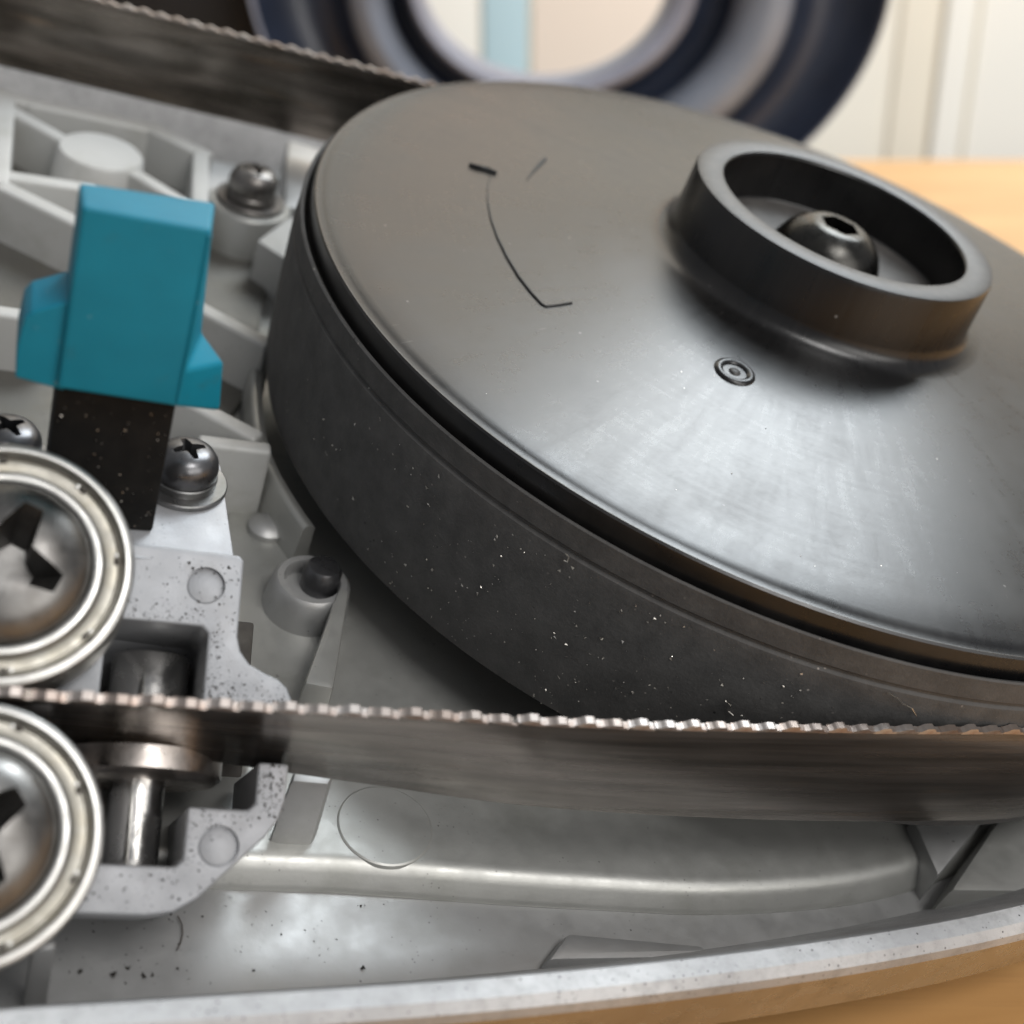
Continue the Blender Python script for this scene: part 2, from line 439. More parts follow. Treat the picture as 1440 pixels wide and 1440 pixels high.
finish(bm, "outer_wall", 'wall_metal', hs, smooth=35)
inner = offs(rp, -6.4)
bm = prism([(p.x, p.y, FLOOR - 5) for p in inner], [(p.x, p.y, FLOOR - 2.0) for p in inner])
finish(bm, "floor_pan", 'alu', hs)
# raised floor under the wheel, ending in a chamfered step along the front
step = [(-118, -52.2), (-80, -53.0), (-62.5, -54.2), (-56, -54.8), (-43, -56.5), (-33, -57.6), (-25, -58.4), (-15, -58.5), (-6, -57.8), (4, -55.6), (16, -51.0), (27, -45), (36, -37), (44, -26), (48, 0), (44, 30), (20, 58), (-30, 66), (-64, 30), (-64, -18), (-118, -18)]
step = [tuple(v) for v in densify(step + [step[0]], 3)[:-1]]
cs = Vector((-60, 0))
foot = []
for p in step:
    d = (Vector(p) - cs); q = Vector(p) + Vector((d.x * .02, -1.9 if p[1] < -30 else 0)); foot.append((q.x, q.y, FLOOR - 2.2))
bm = bevel(prism(foot, [(p[0], p[1], FLOOR + .3) for p in step]), 1.0, 5)
finish(bm, "floor_step", 'alu_dirty', hs, smooth=50)
def part_slab(name, pxs, ztop, zbot, mat, bv=.5, grow=.0):
    return finish(slab([un(x, y, ztop).xy[:] for x, y in pxs], zbot, ztop, bv, grow), name, mat, hs)
bm = lathe([(0, FLOOR), (4.2, FLOOR), (4.15, FLOOR + .36), (4.0, FLOOR + .46), (0, FLOOR + .46)], 48)
c = un(545, 1152, FLOOR + 1.2); bm.transform(Matrix.Translation(c - Vector((0, 0, c.z))))
finish(bm, "cast_mark", 'alu_dirty', hs, smooth=15)
part_slab("pad", [(770, 1350), (800, 1311), (985, 1328), (1010, 1345)], FLOOR - .4, FLOOR - 4, 'alu', .6, .12)
part_slab("pad", [(1284, 1150), (1320, 1232), (1386, 1150)], FLOOR + 1.8, FLOOR - 3, 'alu', .4, .05)
part_slab("pad", [(1336, 1252), (1412, 1140), (1560, 1120), (1560, 1255)], FLOOR + 2.4, FLOOR - 3, 'alu_dirty', .8, .05)
part_slab("post", [(408, 1098), (464, 1103), (474, 1078), (418, 1073)], -20, FLOOR - 3, 'alu', .7, .18)
part_slab("post", [(44, 1338), (78, 1334), (80, 1318), (46, 1322)], -22, FLOOR - 3, 'alu', .5, .1)
# boss with a stud beside the wheel
def at(bm, x, y, z=0): bm.transform(Matrix.Translation((x, y, z))); return bm
bx, by = un(452, 812, -24).xy
bs = finish(at(lathe([(0, FLOOR - 2), (4.6, FLOOR - 2), (4.0, -26), (3.8, -24.5), (3.4, -24), (2.8, -24), (2.6, -24.5), (2.6, -25.5), (0, -25.5)], 40), bx - .9, by - .3), "boss", 'alu', hs)
finish(at(lathe([(0, -25.6), (1.9, -25.6), (1.9, -23.4), (1.5, -22.8), (0, -22.6)], 24), bx + .1, by + .4), "stud", 'dark_screw', bs)
# ribs of the rear part: tops at RT_Z
RT_Z = -20.0
RIBN = [0]
def rib(p, q, wd=2.0, z=RT_Z, zb=FLOOR - 3):
    RIBN[0] += 1; z = z + .03 * RIBN[0]
    a, b_ = un(*p, z).xy, un(*q, z).xy
    d = (b_ - a).normalized(); n = Vector((-d.y, d.x)) * wd / 2; a = a - d * wd * .4; b_ = b_ + d * wd * .4
    top = [(a + n), (a - n), (b_ - n), (b_ + n)]; n2 = n * 1.35
    ft = [(a + n2), (a - n2), (b_ - n2), (b_ + n2)]
    finish(bevel(prism([(v.x, v.y, zb) for v in ft], [(v.x, v.y, z) for v in top]), .5, 3), "rib", 'alu_rib', hs)
rib((-60, 112), (50, 143), 2.6); rib((50, 143), (215, 178), 2.6); rib((215, 178), (285, 213), 2.6); rib((283, 213), (281, 300), 2.3)
rib((20, 155), (110, 205), 2.2); rib((180, 235), (262, 285), 2.2); rib((-70, 232), (125, 262), 2.2); rib((10, 262), (140, 325), 2.4)
rib((-70, 425), (70, 446), 2.0); rib((285, 432), (372, 478), 2.2); rib((255, 555), (356, 608), 2.0); rib((290, 618), (372, 628), 1.8)
rib((6, 140), (-4, 250), 2.8)
c = un(141, 217, RT_Z)
finish(at(lathe([(0, FLOOR - 3), (6.6, FLOOR - 3), (5.5, RT_Z + .1), (5.1, RT_Z + .5), (0, RT_Z + .55)], 48), c.x, c.y), "boss", 'alu_rib', hs)
part_slab("pad", [(362, 338), (414, 372), (432, 300), (405, 306)], -21, FLOOR - 3, 'alu_rib', .4, .05)
c = un(352, 285, -21)
finish(at(lathe([(0, FLOOR - 3), (6.5, FLOOR - 3), (5.6, -21.4), (5.2, -21), (0, -21)], 40), c.x, c.y), "boss", 'alu_dirty', hs)
part_slab("pad", [(405, 195), (470, 215), (470, 300), (400, 290)], -21.5, FLOOR - 3, 'alu', .6, .05)
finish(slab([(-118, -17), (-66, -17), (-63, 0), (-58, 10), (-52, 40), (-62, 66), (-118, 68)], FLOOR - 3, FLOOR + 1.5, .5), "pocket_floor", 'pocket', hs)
part_slab("rib", [(428, 960), (470, 968), (492, 830), (478, 822)], -23.5, FLOOR - 3, 'alu_dirty', .8, .15)
c = un(378, 733, -26.4)
finish(at(lathe([(0, FLOOR - 2), (2.2, FLOOR - 2), (2.0, -27.0), (1.3, -26.4), (0, -26.3)], 28), c.x, c.y), "boss", 'alu', hs)
# curved wall beside the wheel
arcp = [un(*q_, -23).xy for q_ in ((356, 520), (357, 560), (360, 595), (366, 627), (379, 660), (396, 690), (414, 718), (431, 742))]
bm = bmesh.new(); cols = []
for q_ in densify([tuple(v) for v in arcp], 4):
    u = q_.normalized(); cols.append([bm.verts.new((q_.x + u.x * o_, q_.y + u.y * o_, z_)) for o_, z_ in ((-1.0, -23.2), (-.3, -22.8), (.1, -22.9), (.35, -23.3), (.9, FLOOR - 2), (-1.0, FLOOR - 2))])
for a, b_ in zip(cols, cols[1:]):
    for k in range(6): bm.faces.new((a[k], a[(k + 1) % 6], b_[(k + 1) % 6], b_[k]))
bm.faces.new(cols[0]); bm.faces.new(cols[-1][::-1])
finish(bm, "curved_wall", 'alu_dirty', hs, smooth=50)
# gear case underneath, reaching the bench
def on_bench(x, y):
    v = Vector((x, y, 0)); return v.z - (v - X0).dot(NUP) / NUP.z
gp = [(-95, -25), (52, -28), (60, 10), (40, 45), (-95, 55)]
bm = prism([(x, y, on_bench(x, y) + .1) for x, y in gp], [(x, y, FLOOR - 5.2) for x, y in gp])
finish(bevel(bm, 3), "gear_case", 'black', hs)

# ------------------------------------------------------------------ band wheel
wl = thing("band_wheel", "large black band wheel with raised hub and dusty rubber tyre", "wheel", (0, 0, -24))
def hub_z(r_):                                # the coned top face
    if r_ <= 20.3: return 3.9
    return 3.9 - 3.3 * ((r_ - 20.3) / (55.2 - 20.3)) ** .92
prof = [(0, 6.0), (14.2, 6.0), (14.35, 6.2), (14.4, 11.6), (14.7, 11.95), (15.1, 12.0), (16.9, 12.0), (17.35, 11.85), (17.55, 11.4), (17.75, 6.0), (17.95, 5.1), (18.5, 4.45), (19.3, 4.05), (20.3, 3.9)]
prof += [(r_, hub_z(r_)) for r_ in (24, 28, 33, 38, 43, 48, 52, 55.2)]
prof += [(56.0, .45), (56.55, .25), (56.75, .28), (56.95, .12), (57.0, -.2), (57.05, -2.2), (57.2, -2.35), (57.2, -21.2), (50, -21.4), (48, -14), (20, -12), (16, -22), (0, -22)]
finish(lathe(prof, 192), "wheel_disc", 'wheel', wl, smooth=32)
tz = [(57.3, -2.6), (57.55, -1.75), (57.85, -1.6), (58.0, -1.75), (58.05, -3.9), (57.85, -4.15), (57.85, -4.4), (58.1, -4.65), (58.2, -5.2), (58.25, -12), (58.15, -19.3), (57.9, -20.6), (57.3, -21.05), (57.3, -12)]
finish(lathe(tz, 256, closed=True), "tyre", 'rubber', wl, smooth=32)
finish(lathe([(14.45, 11.9), (15.1, 12.06), (16.9, 12.06), (17.4, 11.9), (17.3, 11.7), (14.6, 11.7)], 128, closed=True), "hub_lip", 'hub', wl)
finish(lathe([(0, 5.9), (14.0, 5.9), (14.15, 6.08), (13.6, 6.12), (0, 6.12)], 96), "hub_floor", 'hub_dust', wl)
bolt = lathe([(0, 5.9), (6.5, 5.9), (6.5, 6.5), (6.2, 7.4), (5.5, 8.7), (4.6, 9.7), (3.5, 10.4), (2.9, 10.6), (0, 10.6)], 64)
hx = prism([(2.3 * math.cos(PI / 3 * i + .3), 2.3 * math.sin(PI / 3 * i + .3), 7.6) for i in range(6)], [(2.35 * math.cos(PI / 3 * i + .3), 2.35 * math.sin(PI / 3 * i + .3), 12) for i in range(6)])
finish(cut(bolt, hx), "hub_bolt", 'hub_bolt', wl, smooth=30)
def on_cone(x, y, lift=0.0):
    z = 2.0
    for _ in range(12):
        p = un(x, y, z); z = hub_z(p.xy.length) + lift
    return p
c = on_cone(1033, 523)
n_ = Vector((c.x / c.xy.length * .093, c.y / c.xy.length * .093, 1)).normalized().to_track_quat('Z', 'Y').to_matrix().to_4x4(); n_.translation = c
gm = finish(lathe([(1.2, -.3), (1.25, .12), (1.5, .3), (1.85, .3), (2.1, .1), (2.25, -.3)], 40, n_), "gate_mark", 'wheel', wl)
finish(lathe([(0, .22), (.4, .2), (.6, .05), (.7, -.2)], 20, n_), "gate_stub", 'hub', gm)
# a few stray scraps lying on the wheel
def scrap(name, pxs, rad, label, mat='fibre'):
    pts = [on_cone(x, y, .01 + (rad if not isinstance(rad, list) else min(rad)) * .8) for x, y in pxs]
    c_ = Vector((sum(p.x for p in pts) / len(pts), sum(p.y for p in pts) / len(pts), min(p.z for p in pts)))
    t = thing(name, label, "fibre", c_)
    finish(tube(pts, rad, 6), "strand", mat, t)
arc = [(690, 243), (686, 262), (686, 285), (691, 310), (700, 335), (713, 362), (730, 390), (748, 413), (762, 428), (768, 431), (785, 429), (804, 426)]
scrap("fibre_strand", arc, [.05, .06, .09, .12, .15, .16, .17, .16, .15, .14, .13, .15], "long curved black fibre with a hooked end lying on the wheel face")
scrap("fibre_scrap", [(660, 231), (672, 235), (685, 238), (698, 243)], [.22, .3, .32, .2], "short thick black scrap at the end of the curved fibre on the wheel")
scrap("fibre_scrap", [(741, 252), (749, 242), (758, 232), (767, 223)], [.06, .12, .22, .2], "short tapering dark scrap beside the curved fibre on the wheel")

# ------------------------------------------------------------------ saw blade
BW = 12.8; BC = -12.3
ctrl = [(-140, -47.0, 33), (-112, -49.9, 32), (-96, -51.4, 31), (-86, -52.5, 30), (-74, -53.75, 26), (-65, -54.85, 20.8), (-56, -55.9, 15.8), (-46, -57.05, 10.4), (-36, -57.75, 6.6), (-23, -58.25, 2.8), (-12, -58.48, .8), (0, -58.55, 0)]
def smooth_at(x):
    for i in range(len(ctrl) - 1):
        if ctrl[i][0] <= x <= ctrl[i + 1][0]:
            p0 = ctrl[max(i - 1, 0)]; p1 = ctrl[i]; p2 = ctrl[i + 1]; p3 = ctrl[min(i + 2, len(ctrl) - 1)]
            def hermite(k):
                h = p2[0] - p1[0]; u = (x - p1[0]) / h
                m1 = (p2[k] - p0[k]) / (p2[0] - p0[0]) if p2 is not p0 else 0; m2 = (p3[k] - p1[k]) / (p3[0] - p1[0]) if p3 is not p1 else 0
                return (2 * u ** 3 - 3 * u * u + 1) * p1[k] + (u ** 3 - 2 * u * u + u) * h * m1 + (-2 * u ** 3 + 3 * u * u) * p2[k] + (u ** 3 - u * u) * h * m2
            return hermite(1), hermite(2)
path = []                                     # centre, width direction
x = -140.0
while x < -.01:
    y, t = smooth_at(x); t = R(t); path.append((Vector((x, y, BC)), Vector((0, -math.sin(t), math.cos(t))))); x += 1.0
RB = 58.55; PHI = R(-7.55)
a0, a1 = R(-90), R(90) + PHI
nst = 120
for i in range(nst + 1):
    a = a0 + (a1 - a0) * i / nst; path.append((Vector((RB * math.cos(a), RB * math.sin(a), BC)), Vector((0, 0, 1))))
d = Vector((math.cos(PHI), math.sin(PHI), 0)); p_end = path[-1][0].copy()
for i in range(1, 56): path.append((p_end - d * i * 2.4, Vector((0, 0, 1))))
def frame_at(i):
    c_, b_ = path[i]; t = (path[min(i + 1, len(path) - 1)][0] - path[max(i - 1, 0)][0]).normalized()
    n = b_.cross(t).normalized(); return c_, t, b_, n
bl = thing("toothed_band", "toothed steel band saw blade with brown streaks running round the wheel", "saw blade", (-40, -57, -18))
bm = bmesh.new(); cols = []
for i in range(len(path)):
    c_, t, b_, n = frame_at(i)
    cols.append([bm.verts.new(c_ + b_ * u + n * v) for u, v in ((-6.4, -.2), (-6.25, -.27), (5.75, -.27), (5.75, .27), (-6.25, .27), (-6.4, .2))])
for a, b_ in zip(cols, cols[1:]):
    for k in range(6): bm.faces.new((a[k], a[(k + 1) % 6], b_[(k + 1) % 6], b_[k]))
bm.faces.new(cols[0]); bm.faces.new(cols[-1][::-1])
finish(bm, "band", 'blade', bl, smooth=40)
def tooth_mesh(sgn):
    pf = [(-1.12, -.12), (-1.12, .14), (-.92, .16), (-.66, .26), (-.42, .42), (-.25, .50), (.30, .52), (.46, .48), (.54, .32), (.66, .16), (1.12, .14), (1.12, -.12)]
    def sh(z): return sgn * .07 * max(0, z) / .52
    bm = prism([(x_, -.31 + sh(z_), z_) for x_, z_ in pf], [(x_, .31 + sh(z_), z_) for x_, z_ in pf])
    bmesh.ops.scale(bm, vec=Vector((S, S, S * .86)), verts=bm.verts)
    me = bpy.data.meshes.new("tooth"); bm.to_mesh(me); bm.free(); me.materials.append(MAT['tooth']); return me
TM = [tooth_mesh(1), tooth_mesh(-1), tooth_mesh(0)]
acc = 0.0; nxt = 0.5; cnt = 0
blinv = bl.matrix_basis.inverted()
for i in range(1, len(path)):
    e0 = path[i - 1][0] + path[i - 1][1] * 5.7; e1 = path[i][0] + path[i][1] * 5.7
    L = (e1 - e0).length
    while acc + L >= nxt:
        f = (nxt - acc) / L; p = e0.lerp(e1, f); nxt += 2.24
        c_, t, b_, n = frame_at(i)
        ang = math.atan2(p.y, p.x)
        if p.x < -108 or (p.x > 0 and -0.75 < ang < 1.35): continue
        o = bpy.data.objects.new("tooth", TM[cnt % 2]); cnt += 1
        col.objects.link(o); o.parent = bl
        m = Matrix((t, n, b_)).transposed().to_4x4()
        m = m @ Matrix.Rotation(random.uniform(-.04, .04), 4, 'Y'); m.translation = (p + b_ * random.uniform(-.06, .05)) * S
        o.matrix_basis = blinv @ m
    acc += L

# ------------------------------------------------------------------ blade guide
G = Vector((-86, -52.5, -12.3))
TW, YAW = R(32), R(-5)
rz = Matrix.Rotation(YAW, 3, 'Z')
XG = rz @ Vector((1, 0, 0)); PG = rz @ Vector((0, math.cos(TW), math.sin(TW))); BG = rz @ Vector((0, -math.sin(TW), math.cos(TW)))
GROT = Matrix((XG, PG, BG)).transposed()
HF = -2.4
gb = thing("guide_block", "pale grey die-cast blade guide block with square pocket and dark specks", "guide block", G, rot=GROT)
def gpoly(poly, h0, h1, bv=.35): return bevel(prism([(x_, p_, h0) for x_, p_ in poly], [(x_, p_, h1) for x_, p_ in poly]), bv, 3)
up_poly = [(-16, 1.2), (-16, 13.8), (17.2, 13.8), (17.6, 13.4), (17.6, 7.4), (17.9, 6.3), (18.6, 5.4), (19.8, 4.8), (20.9, 4.4), (21.6, 3.8), (22.0, 3.0), (22.1, 1.5), (15.4, 1.5), (15.4, 7.4), (14.9, 7.9), (8.6, 7.9), (8.1, 7.4), (8.1, 1.2)]
lo_poly = [(-16, -1.2), (5.0, -1.2), (5.0, -3.4), (8.1, -3.4), (8.1, -9.2), (8.6, -9.6), (14.6, -9.6), (15.1, -9.1), (15.1, -5.4), (19.4, -5.4), (19.9, -4.9), (19.9, -1.9), (22.2, -1.9), (22.1, -4.6), (21.7, -6.0), (20.8, -7.3), (16.4, -11.7), (14.8, -12.7), (13.0, -13.0), (-16, -13.0)]
def disc_cut(x_, p_, r_): return lathe([(0, HF - .4), (r_, HF - .4), (r_, HF + 1), (0, HF + 1)], 40, Matrix.Translation((x_, p_, 0)))
finish(cut(gpoly(up_poly, HF - 15, HF, .3), disc_cut(14.9, 11.1, 1.45)), "upper_jaw", 'block', gb, local=True, smooth=35)
finish(cut(gpoly(lo_poly, HF - 12, HF, .3), disc_cut(17.5, -8.1, 1.5)), "lower_jaw", 'block', gb, local=True, smooth=35)
for x_, p_ in ((14.9, 11.1), (17.5, -8.1)):
    finish(lathe([(0, HF - .2), (1.2, HF - .2), (1.32, HF - .26), (1.32, HF - .39), (0, HF - .39)], 32, Matrix.Translation((x_, p_, 0))), "ejector_mark", 'block', gb, local=True)
finish(bevel(prism([(-16, -12.5, HF - 19), (21, -12.5, HF - 19), (21, 12.5, HF - 19), (-16, 12.5, HF - 19)], [(-16, -12.5, HF - 15.1), (21, -12.5, HF - 15.1), (21, 12.5, HF - 15.1), (-16, 12.5, HF - 15.1)]), .3), "back_plate", 'slot', gb, local=True)
PZ = -7.4
finish(box(-104, -67.9, -41.6, -28.6, FLOOR - 1.9, PZ, .8), "mount_plate", 'block', gb)
# roller behind the blade
RB_ = -9.4
rl = thing("back_roller", "worn steel back roller disc on a ground pin in the guide block pocket", "roller", G + XG * 12.0 - PG * 1.8 + BG * RB_, rot=GROT)
rotp = Matrix.Rotation(R(-90), 4, 'X')        # lathe axis -> p
finish(lathe([(0, -1.2), (5.7, -1.2), (6.15, -.85), (6.18, .8), (5.9, 1.1), (0, 1.12)], 64, rotp), "disc", 'roller', rl, local=True)
finish(lathe([(0, -8.6), (2.0, -8.6), (2.05, -8.4), (2.05, -1.2), (0, -1.2)], 40, rotp), "pin", 'pin', rl, local=True)
finish(lathe([(0, 1.1), (3.0, 1.1), (3.0, 8.3), (2.85, 8.5), (0, 8.5)], 48, rotp), "sleeve", 'pin', rl, local=True)
# two bearings
HB = 6.2
def bearing(name, p_, label, rot):
    t = thing(name, label, "bearing", G + XG * .7 + PG * p_ + BG * (HB - 6), rot=GROT, group="guide bearings on the block")
    r0 = 8.45
    finish(lathe([(7.75, 0), (8.1, 0), (r0, .35), (r0, 5.6), (8.3, 5.88), (8.05, 6.0), (7.85, 5.98), (7.68, 5.75), (7.62, 5.0), (7.62, 1)], 128, closed=True), "outer_ring", 'race', t, local=True, smooth=35)
    sh_ = finish(lathe([(6.45, 5.2), (6.5, 5.42), (7.0, 5.5), (7.3, 5.46), (7.42, 5.68), (7.56, 5.62), (7.61, 5.2), (7.6, 4.8), (6.5, 4.8)], 128, closed=True), "shield", 'shield', t, local=True, smooth=35)
    for k in range(8):
        a = 2 * PI * k / 8 + rot * .3 + .25
        m = Matrix.Rotation(a, 4, 'Z') @ Matrix.Translation((7.34, 0, 5.52))
        b_ = box(-.26, .26, -.24, .24, -.2, .13, .05); b_.transform(m)
        finish(b_, "notch", 'slot', sh_, local=True)
        m = Matrix.Rotation(a + .062, 4, 'Z') @ Matrix.Translation((7.26, 0, 5.50))
        b_ = box(-.16, .16, -.14, .14, -.2, .10, .06); b_.transform(m)
        finish(b_, "clip", 'race', sh_, local=True)
    finish(lathe([(3.4, .2), (6.2, .2), (6.42, .4), (6.42, 5.7), (6.25, 5.92), (6.0, 5.98), (5.75, 5.9), (5.6, 5.4), (3.4, 5.4)], 128, closed=True), "inner_ring", 'race', t, local=True, smooth=35)
    hd = lathe([(0, 1.5), (3.35, 1.5), (3.35, 5.42), (5.55, 5.42), (5.62, 5.7), (5.5, 6.15), (5.0, 6.75), (4.2, 7.25), (3.2, 7.6), (2.2, 7.75), (0, 7.8)], 96)
    finish(cut(hd, cross_cutter(4.15, 2.15, 3.9, 7.5, rot, .45)), "screw", 'screw', t, local=True, smooth=35)
    finish(lathe([(0, -2.7), (4.2, -2.7), (4.2, .15), (0, .15)], 40), "spacer", 'dark_screw', t, local=True)
    return t
bearing("guide_bearing", 8.85, "steel guide bearing with a crosshead screw, on the teal lever side of the blade", R(-22))
bearing("guide_bearing", -8.85, "steel guide bearing with a crosshead screw, between blade and housing rim", R(38))

# ------------------------------------------------------------------ teal lever
lv = thing("guard_lever", "teal plastic grip on a dusty black flat bar standing by the bearings", "lever", (-78, -38.5, PZ))
finish(box(-82.3, -74.1, -38.6, -35.6, PZ + .05, 10, .25), "bar", 'bar', lv)
YF, YB = -40.0, -35.2
def uy(x_, y_, yy): return un(x_, y_, n=(0, 1, 0), p=(0, yy, 0))
fr = [(115, 290), (298, 323), (268, 480), (259, 522), (249, 573), (80, 547), (96, 436)]
front = [uy(a, b_, YF) for a, b_ in fr]
back = [v.copy() for v in front]
for v in back: v.y = YB
back[0] = uy(122, 257, YB); back[1] = uy(303, 284, YB); back[2] = uy(284, 466, YB + .0)
back[3] = uy(316, 510, -36.5); back[4] = uy(311, 579, -37.2)
back[0].x = front[0].x; back[5].z = front[5].z
bm = prism(front, back); bmesh.ops.triangulate(bm, faces=[f for f in bm.faces if len(f.verts) == 4])
bmesh.ops.recalc_face_normals(bm, faces=bm.faces)
bmesh.ops.dissolve_limit(bm, angle_limit=R(4), verts=bm.verts, edges=bm.edges)
finish(bevel(bm, .35, 3, 20), "grip", 'teal', lv, smooth=40)
finish(tube([uy(a, b_, YF - .02) for a, b_ in ((295, 330), (282, 405), (267, 482), (258, 522), (250, 566))], .13, 8), "mould_line", 'teal', lv)
tb = [uy(a, b_, -39.4) for a, b_ in ((100, 424), (44, 439), (33, 450), (24, 488), (21, 531), (90, 550))]
bm = prism(tb, [Vector((v.x, -35.4, v.z)) for v in tb])
finish(bevel(bm, .18, 3, 20), "tab", 'teal', lv, smooth=40)

# ------------------------------------------------------------------ screws with washers
def pan_screw(name, x_, y_, z_, r_, mats, label, rot, tilt=(0, 0), ph=True):
    t = thing(name, label, "screw", (x_, y_, z_), rot=(Matrix.Rotation(tilt[0], 3, 'X') @ Matrix.Rotation(tilt[1], 3, 'Y')))
    k = r_ / 2.7
    prof_ = [(0, .05), (3.7, .05), (3.75, .15), (3.75, .45), (3.65, .55), (0, .55)]
    finish(lathe([(a * k, b_ * k) for a, b_ in prof_], 56), "washer", mats[1], t, local=True)
    prof_ = [(0, .55), (2.75, .55), (2.8, .75), (2.8, 1.2), (2.7, 1.3), (0, 1.3)]
    finish(lathe([(a * k, b_ * k) for a, b_ in prof_], 48), "spring_washer", mats[1], t, local=True)
    prof_ = [(0, 1.32), (2.62, 1.32), (2.72, 1.5), (2.72, 2.3), (2.6, 2.9), (2.2, 3.5), (1.6, 3.85), (.9, 4.0), (0, 4.02)]
    hd = lathe([(a * k, b_ * k) for a, b_ in prof_], 64)
    finish(cut(hd, cross_cutter(1.65 * k, .72 * k, 1.7 * k, 4.0 * k, rot)), "head", mats[0], t, local=True, smooth=35)
    return t
pan_screw("plate_screw", -71.4, -32.4, PZ, 2.55, ('dark_screw', 'washer'), "black crosshead screw with washer, half hidden by the black bar, on the wheel side", R(20))
pan_screw("plate_screw", -84.9, -31.5, PZ, 2.55, ('dark_screw', 'washer'), "dark crosshead screw behind the big bearing, away from the wheel", R(35))
c = un(352, 283, -21)
pan_screw("housing_screw", c.x, c.y, -21, 3.3, ('dull_screw', 'dull_screw'), "dull dirty screw standing on the housing behind the wheel and teal grip", R(10))

# ------------------------------------------------------------------ things behind (room frame)
# navy loop: stands on the bench behind the saw
YL = un_room(800, 335, (0, 0, 1), (0, 0, 0)).y
NS = 140
def ell(cx, cy, a, b_, th): return cx + a * math.cos(th), cy + b_ * math.sin(th)
lp = thing("loop_handle", "glossy dark navy plastic loop handle standing behind the black wheel", "handle", (60, YL, 0), saw=False)
def loop_part(name, mat, prof_l):
    bm = bmesh.new(); cols = []
    for i in range(NS):
        th = 2 * PI * i / NS
        xi, yi = ell(768, -42, 178, 152, th); xo, yo = ell(800, -80, 458, 408, th)
        ring = []
        for u, dp in prof_l:
            u = u + .13 * math.sin(u * PI) * math.cos(th - 1.0)
            p = un_room(xi + (xo - xi) * u, yi + (yo - yi) * u, (0, 1, 0), (0, YL, 0)); p.y -= dp; p.z = max(p.z, .05)
            ring.append(bm.verts.new(p))
        cols.append(ring)
    n = len(prof_l)
    for i in range(NS):
        a, b_ = cols[i], cols[(i + 1) % NS]
        for k in range(n): bm.faces.new((a[k], a[(k + 1) % n], b_[(k + 1) % n], b_[k]))
    finish(bm, name, mat, lp, smooth=60)
loop_part("inner_lip", 'lit_edge', [(0, -12), (0, 3), (.02, 8), (.06, 9), (.09, 6), (.09, -12)])
loop_part("groove", 'navy', [(.091, -10), (.091, 2), (.13, -6), (.20, -7), (.24, -2), (.24, -12)])
loop_part("collar", 'sheen_band', [(.241, -12), (.241, 0), (.27, 7), (.34, 11), (.42, 10), (.47, 4), (.48, -12)])
loop_part("body", 'navy', [(.481, -14), (.481, 0), (.55, -7), (.66, -10), (.82, -8), (.92, 0), (.965, 4), (.965, -16)])
loop_part("outer_lip", 'lit_edge', [(.966, -16), (.966, 4), (.98, 5.5), (.995, 3), (1.0, -4), (.995, -16)])
q = un_room(395, 20, (0, 1, 0), (0, YL + 12, 0))
mh = thing("motor_housing", "matt black motor housing behind the far run of the blade", "motor housing", (q.x - 70, YL + 40, 0), saw=False)
finish(box(q.x - 150, q.x - 2, YL + 14, YL + 90, .05, 210, 10), "case", 'black', mh)

# ------------------------------------------------------------------ filings and grit
def bits(spots, mat, name, label, cat):
    bm = bmesh.new()
    for p, nrm, s_ in spots:
        q_ = [Vector((random.uniform(-1, 1), random.uniform(-1, 1), random.uniform(-.4, .4))) * s_ for _ in range(4)]
        rot = Vector(nrm).to_track_quat('Z', 'Y')
        vs = [bm.verts.new(Vector(p) + rot @ v + Vector(nrm) * s_ * .2) for v in q_]
        for f in ((0, 1, 2), (0, 2, 3), (0, 3, 1), (1, 3, 2)): bm.faces.new([vs[i] for i in f])
    o = finish(bm, name, mat, None, smooth=0)
    tag(o, label, cat, kind="stuff"); SAW.append(o); return o
spots = []
for _ in range(300):
    a = R(random.gauss(-128, 17)); z_ = random.uniform(-20.3, -5.2)
    if a < R(-175) or a > R(-85): continue
    nr = Vector((math.cos(a), math.sin(a), 0)); spots.append((nr * 58.27 + Vector((0, 0, z_)), nr, random.choice((.08, .1, .12, .14, .18, .24)) * random.uniform(.7, 1.1)))
for _ in range(60):
    x_, y_ = random.uniform(640, 1400), random.uniform(250, 900); p = on_cone(x_, y_, .02)
    if 21 < p.xy.length < 54: spots.append((p, (0, 0, 1), random.uniform(.05, .11)))
for _ in range(50):
    spots.append((Vector((random.uniform(-82, -74.3), -38.63, random.uniform(PZ + 1, 6.5))), (0, -1, 0), random.uniform(.05, .12)))
bits(spots, 'dust', "metal_filings", "bright metal filings scattered on the tyre, bar and wheel face", "filings")
spots = []
for _ in range(70):
    x_, y_ = random.uniform(85, 560), random.uniform(1270, 1385)
    p = un(x_, y_, FLOOR - 1.98); spots.append((p, (0, 0, 1), random.uniform(.06, .2)))
for x_, y_, s_ in ((510, 1360, .3), (158, 1372, .4), (180, 1362, .35), (202, 1371, .35), (113, 1368, .3)):
    spots.append((un(x_, y_, FLOOR - 1.9), (0, 0, 1), s_))
for _ in range(330):
    while True:
        x_, p_ = random.choice([(random.uniform(15.6, 21.5), random.uniform(2.2, 13)), (random.uniform(8, 17.5), random.uniform(8.1, 13.4)), (random.uniform(8, 20), random.uniform(-12.6, -9.8)), (random.uniform(20.1, 22), random.uniform(-6, -2))])
        if not (x_ > 17.4 and p_ > 5): break
    q_ = G + XG * x_ + PG * p_ + BG * (HF + .01); spots.append((q_, BG, random.choice((.05, .06, .08, .1, .13, .18))))
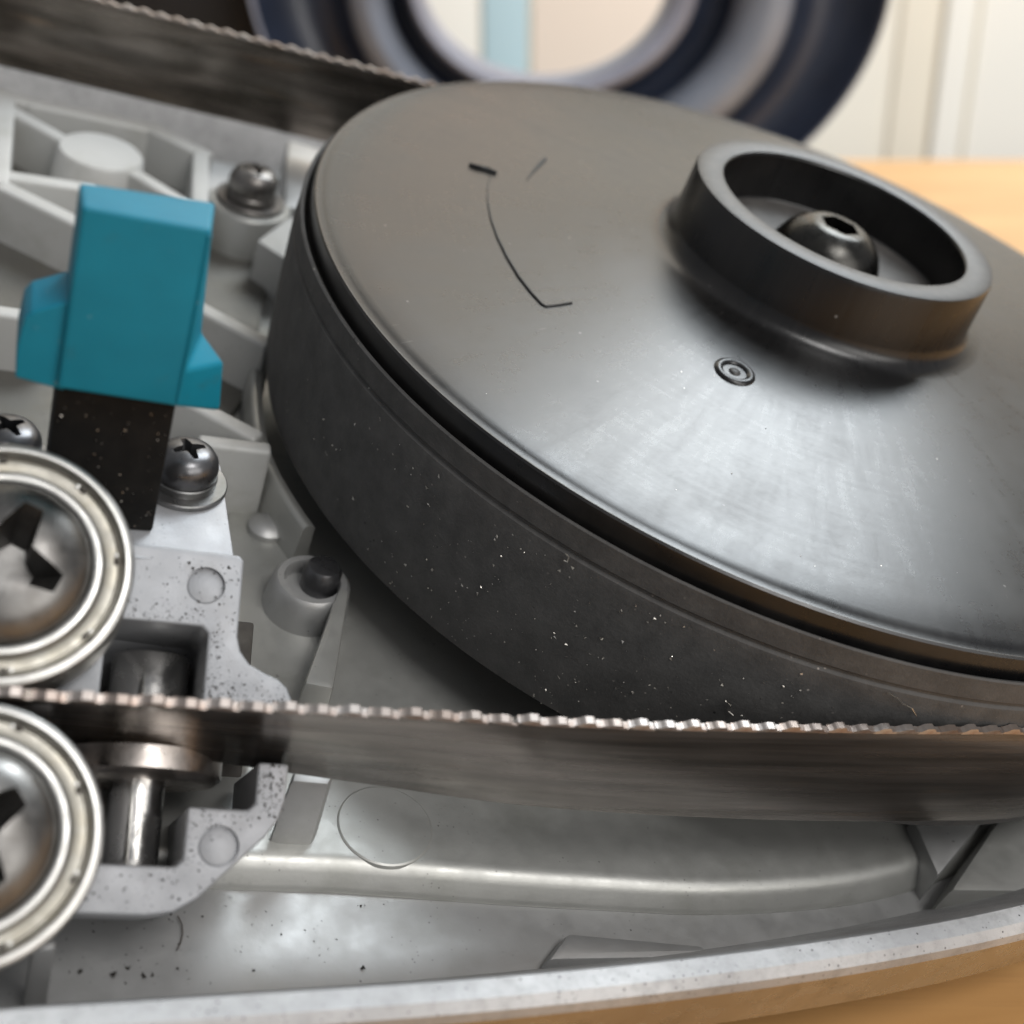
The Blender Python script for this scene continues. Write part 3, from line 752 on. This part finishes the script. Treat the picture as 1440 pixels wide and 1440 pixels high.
edge = [((8.1, 7.9), (15.4, 7.9), (0, 1)), ((15.4, 7.9), (15.4, 1.5), (1, 0)), ((15.4, 2.0), (21.5, 2.0), (0, 1)), ((15.1, -5.4), (19.9, -5.4), (0, -1)), ((19.9, -2), (19.9, -5.4), (1, 0)), ((15.1, -5.4), (15.1, -9.6), (1, 0))]
for _ in range(620):
    e = random.choice(edge + edge[:3]); u = random.random(); dd = abs(random.gauss(0, .75))
    x_ = e[0][0] + (e[1][0] - e[0][0]) * u + e[2][0] * (dd + .25); p_ = e[0][1] + (e[1][1] - e[0][1]) * u + e[2][1] * (dd + .25)
    if x_ > 17.3 and p_ > 4.2 or x_ > 21.6: continue
    spots.append((G + XG * x_ + PG * p_ + BG * (HF + .01), BG, random.choice((.04, .05, .06, .08, .1, .14))))
bits(spots, 'grit', "dark_grit", "dark grit specks on the housing floor and guide block", "grit")
pts = [un(x_, y_, FLOOR - 1.7) for x_, y_ in ((250, 1288), (256, 1300), (257, 1313), (254, 1326), (249, 1336))]
hr = thing("curled_hair", "thin dark curled hair on the housing floor under the guide block", "hair", pts[2])
finish(tube(pts, .05, 6), "strand", 'hair', hr)

def on_tyre(x_, y_, r_=58.45):
    d = ray(x_, y_); a = d.x ** 2 + d.y ** 2; b_ = CAM0.x * d.x + CAM0.y * d.y; c_ = CAM0.x ** 2 + CAM0.y ** 2 - r_ * r_
    t = (-b_ - math.sqrt(max(b_ * b_ - a * c_, 0))) / a
    return CAM0 + d * t
for pxs, lab in ((((1248, 974), (1262, 982), (1270, 990), (1282, 996), (1288, 1006)), "fine golden swarf thread on the tyre, bent, just above the blade teeth"),
                 (((1020, 985), (1028, 992), (1024, 1000), (1031, 1006)), "tiny curled pale swarf thread on the tyre above the blade teeth"),
                 (((795, 778), (800, 783), (798, 790), (793, 788)), "small pale hooked swarf curl on the dusty tyre side")):
    pts = [on_tyre(*q_) for q_ in pxs]
    t = thing("swarf_thread", lab, "swarf", pts[1]); finish(tube(pts, .06, 6), "strand", 'dust', t)

# ------------------------------------------------------------------ lay the saw on the bench
bpy.context.view_layer.update()
for o in SAW: o.matrix_world = TSAW @ o.matrix_basis
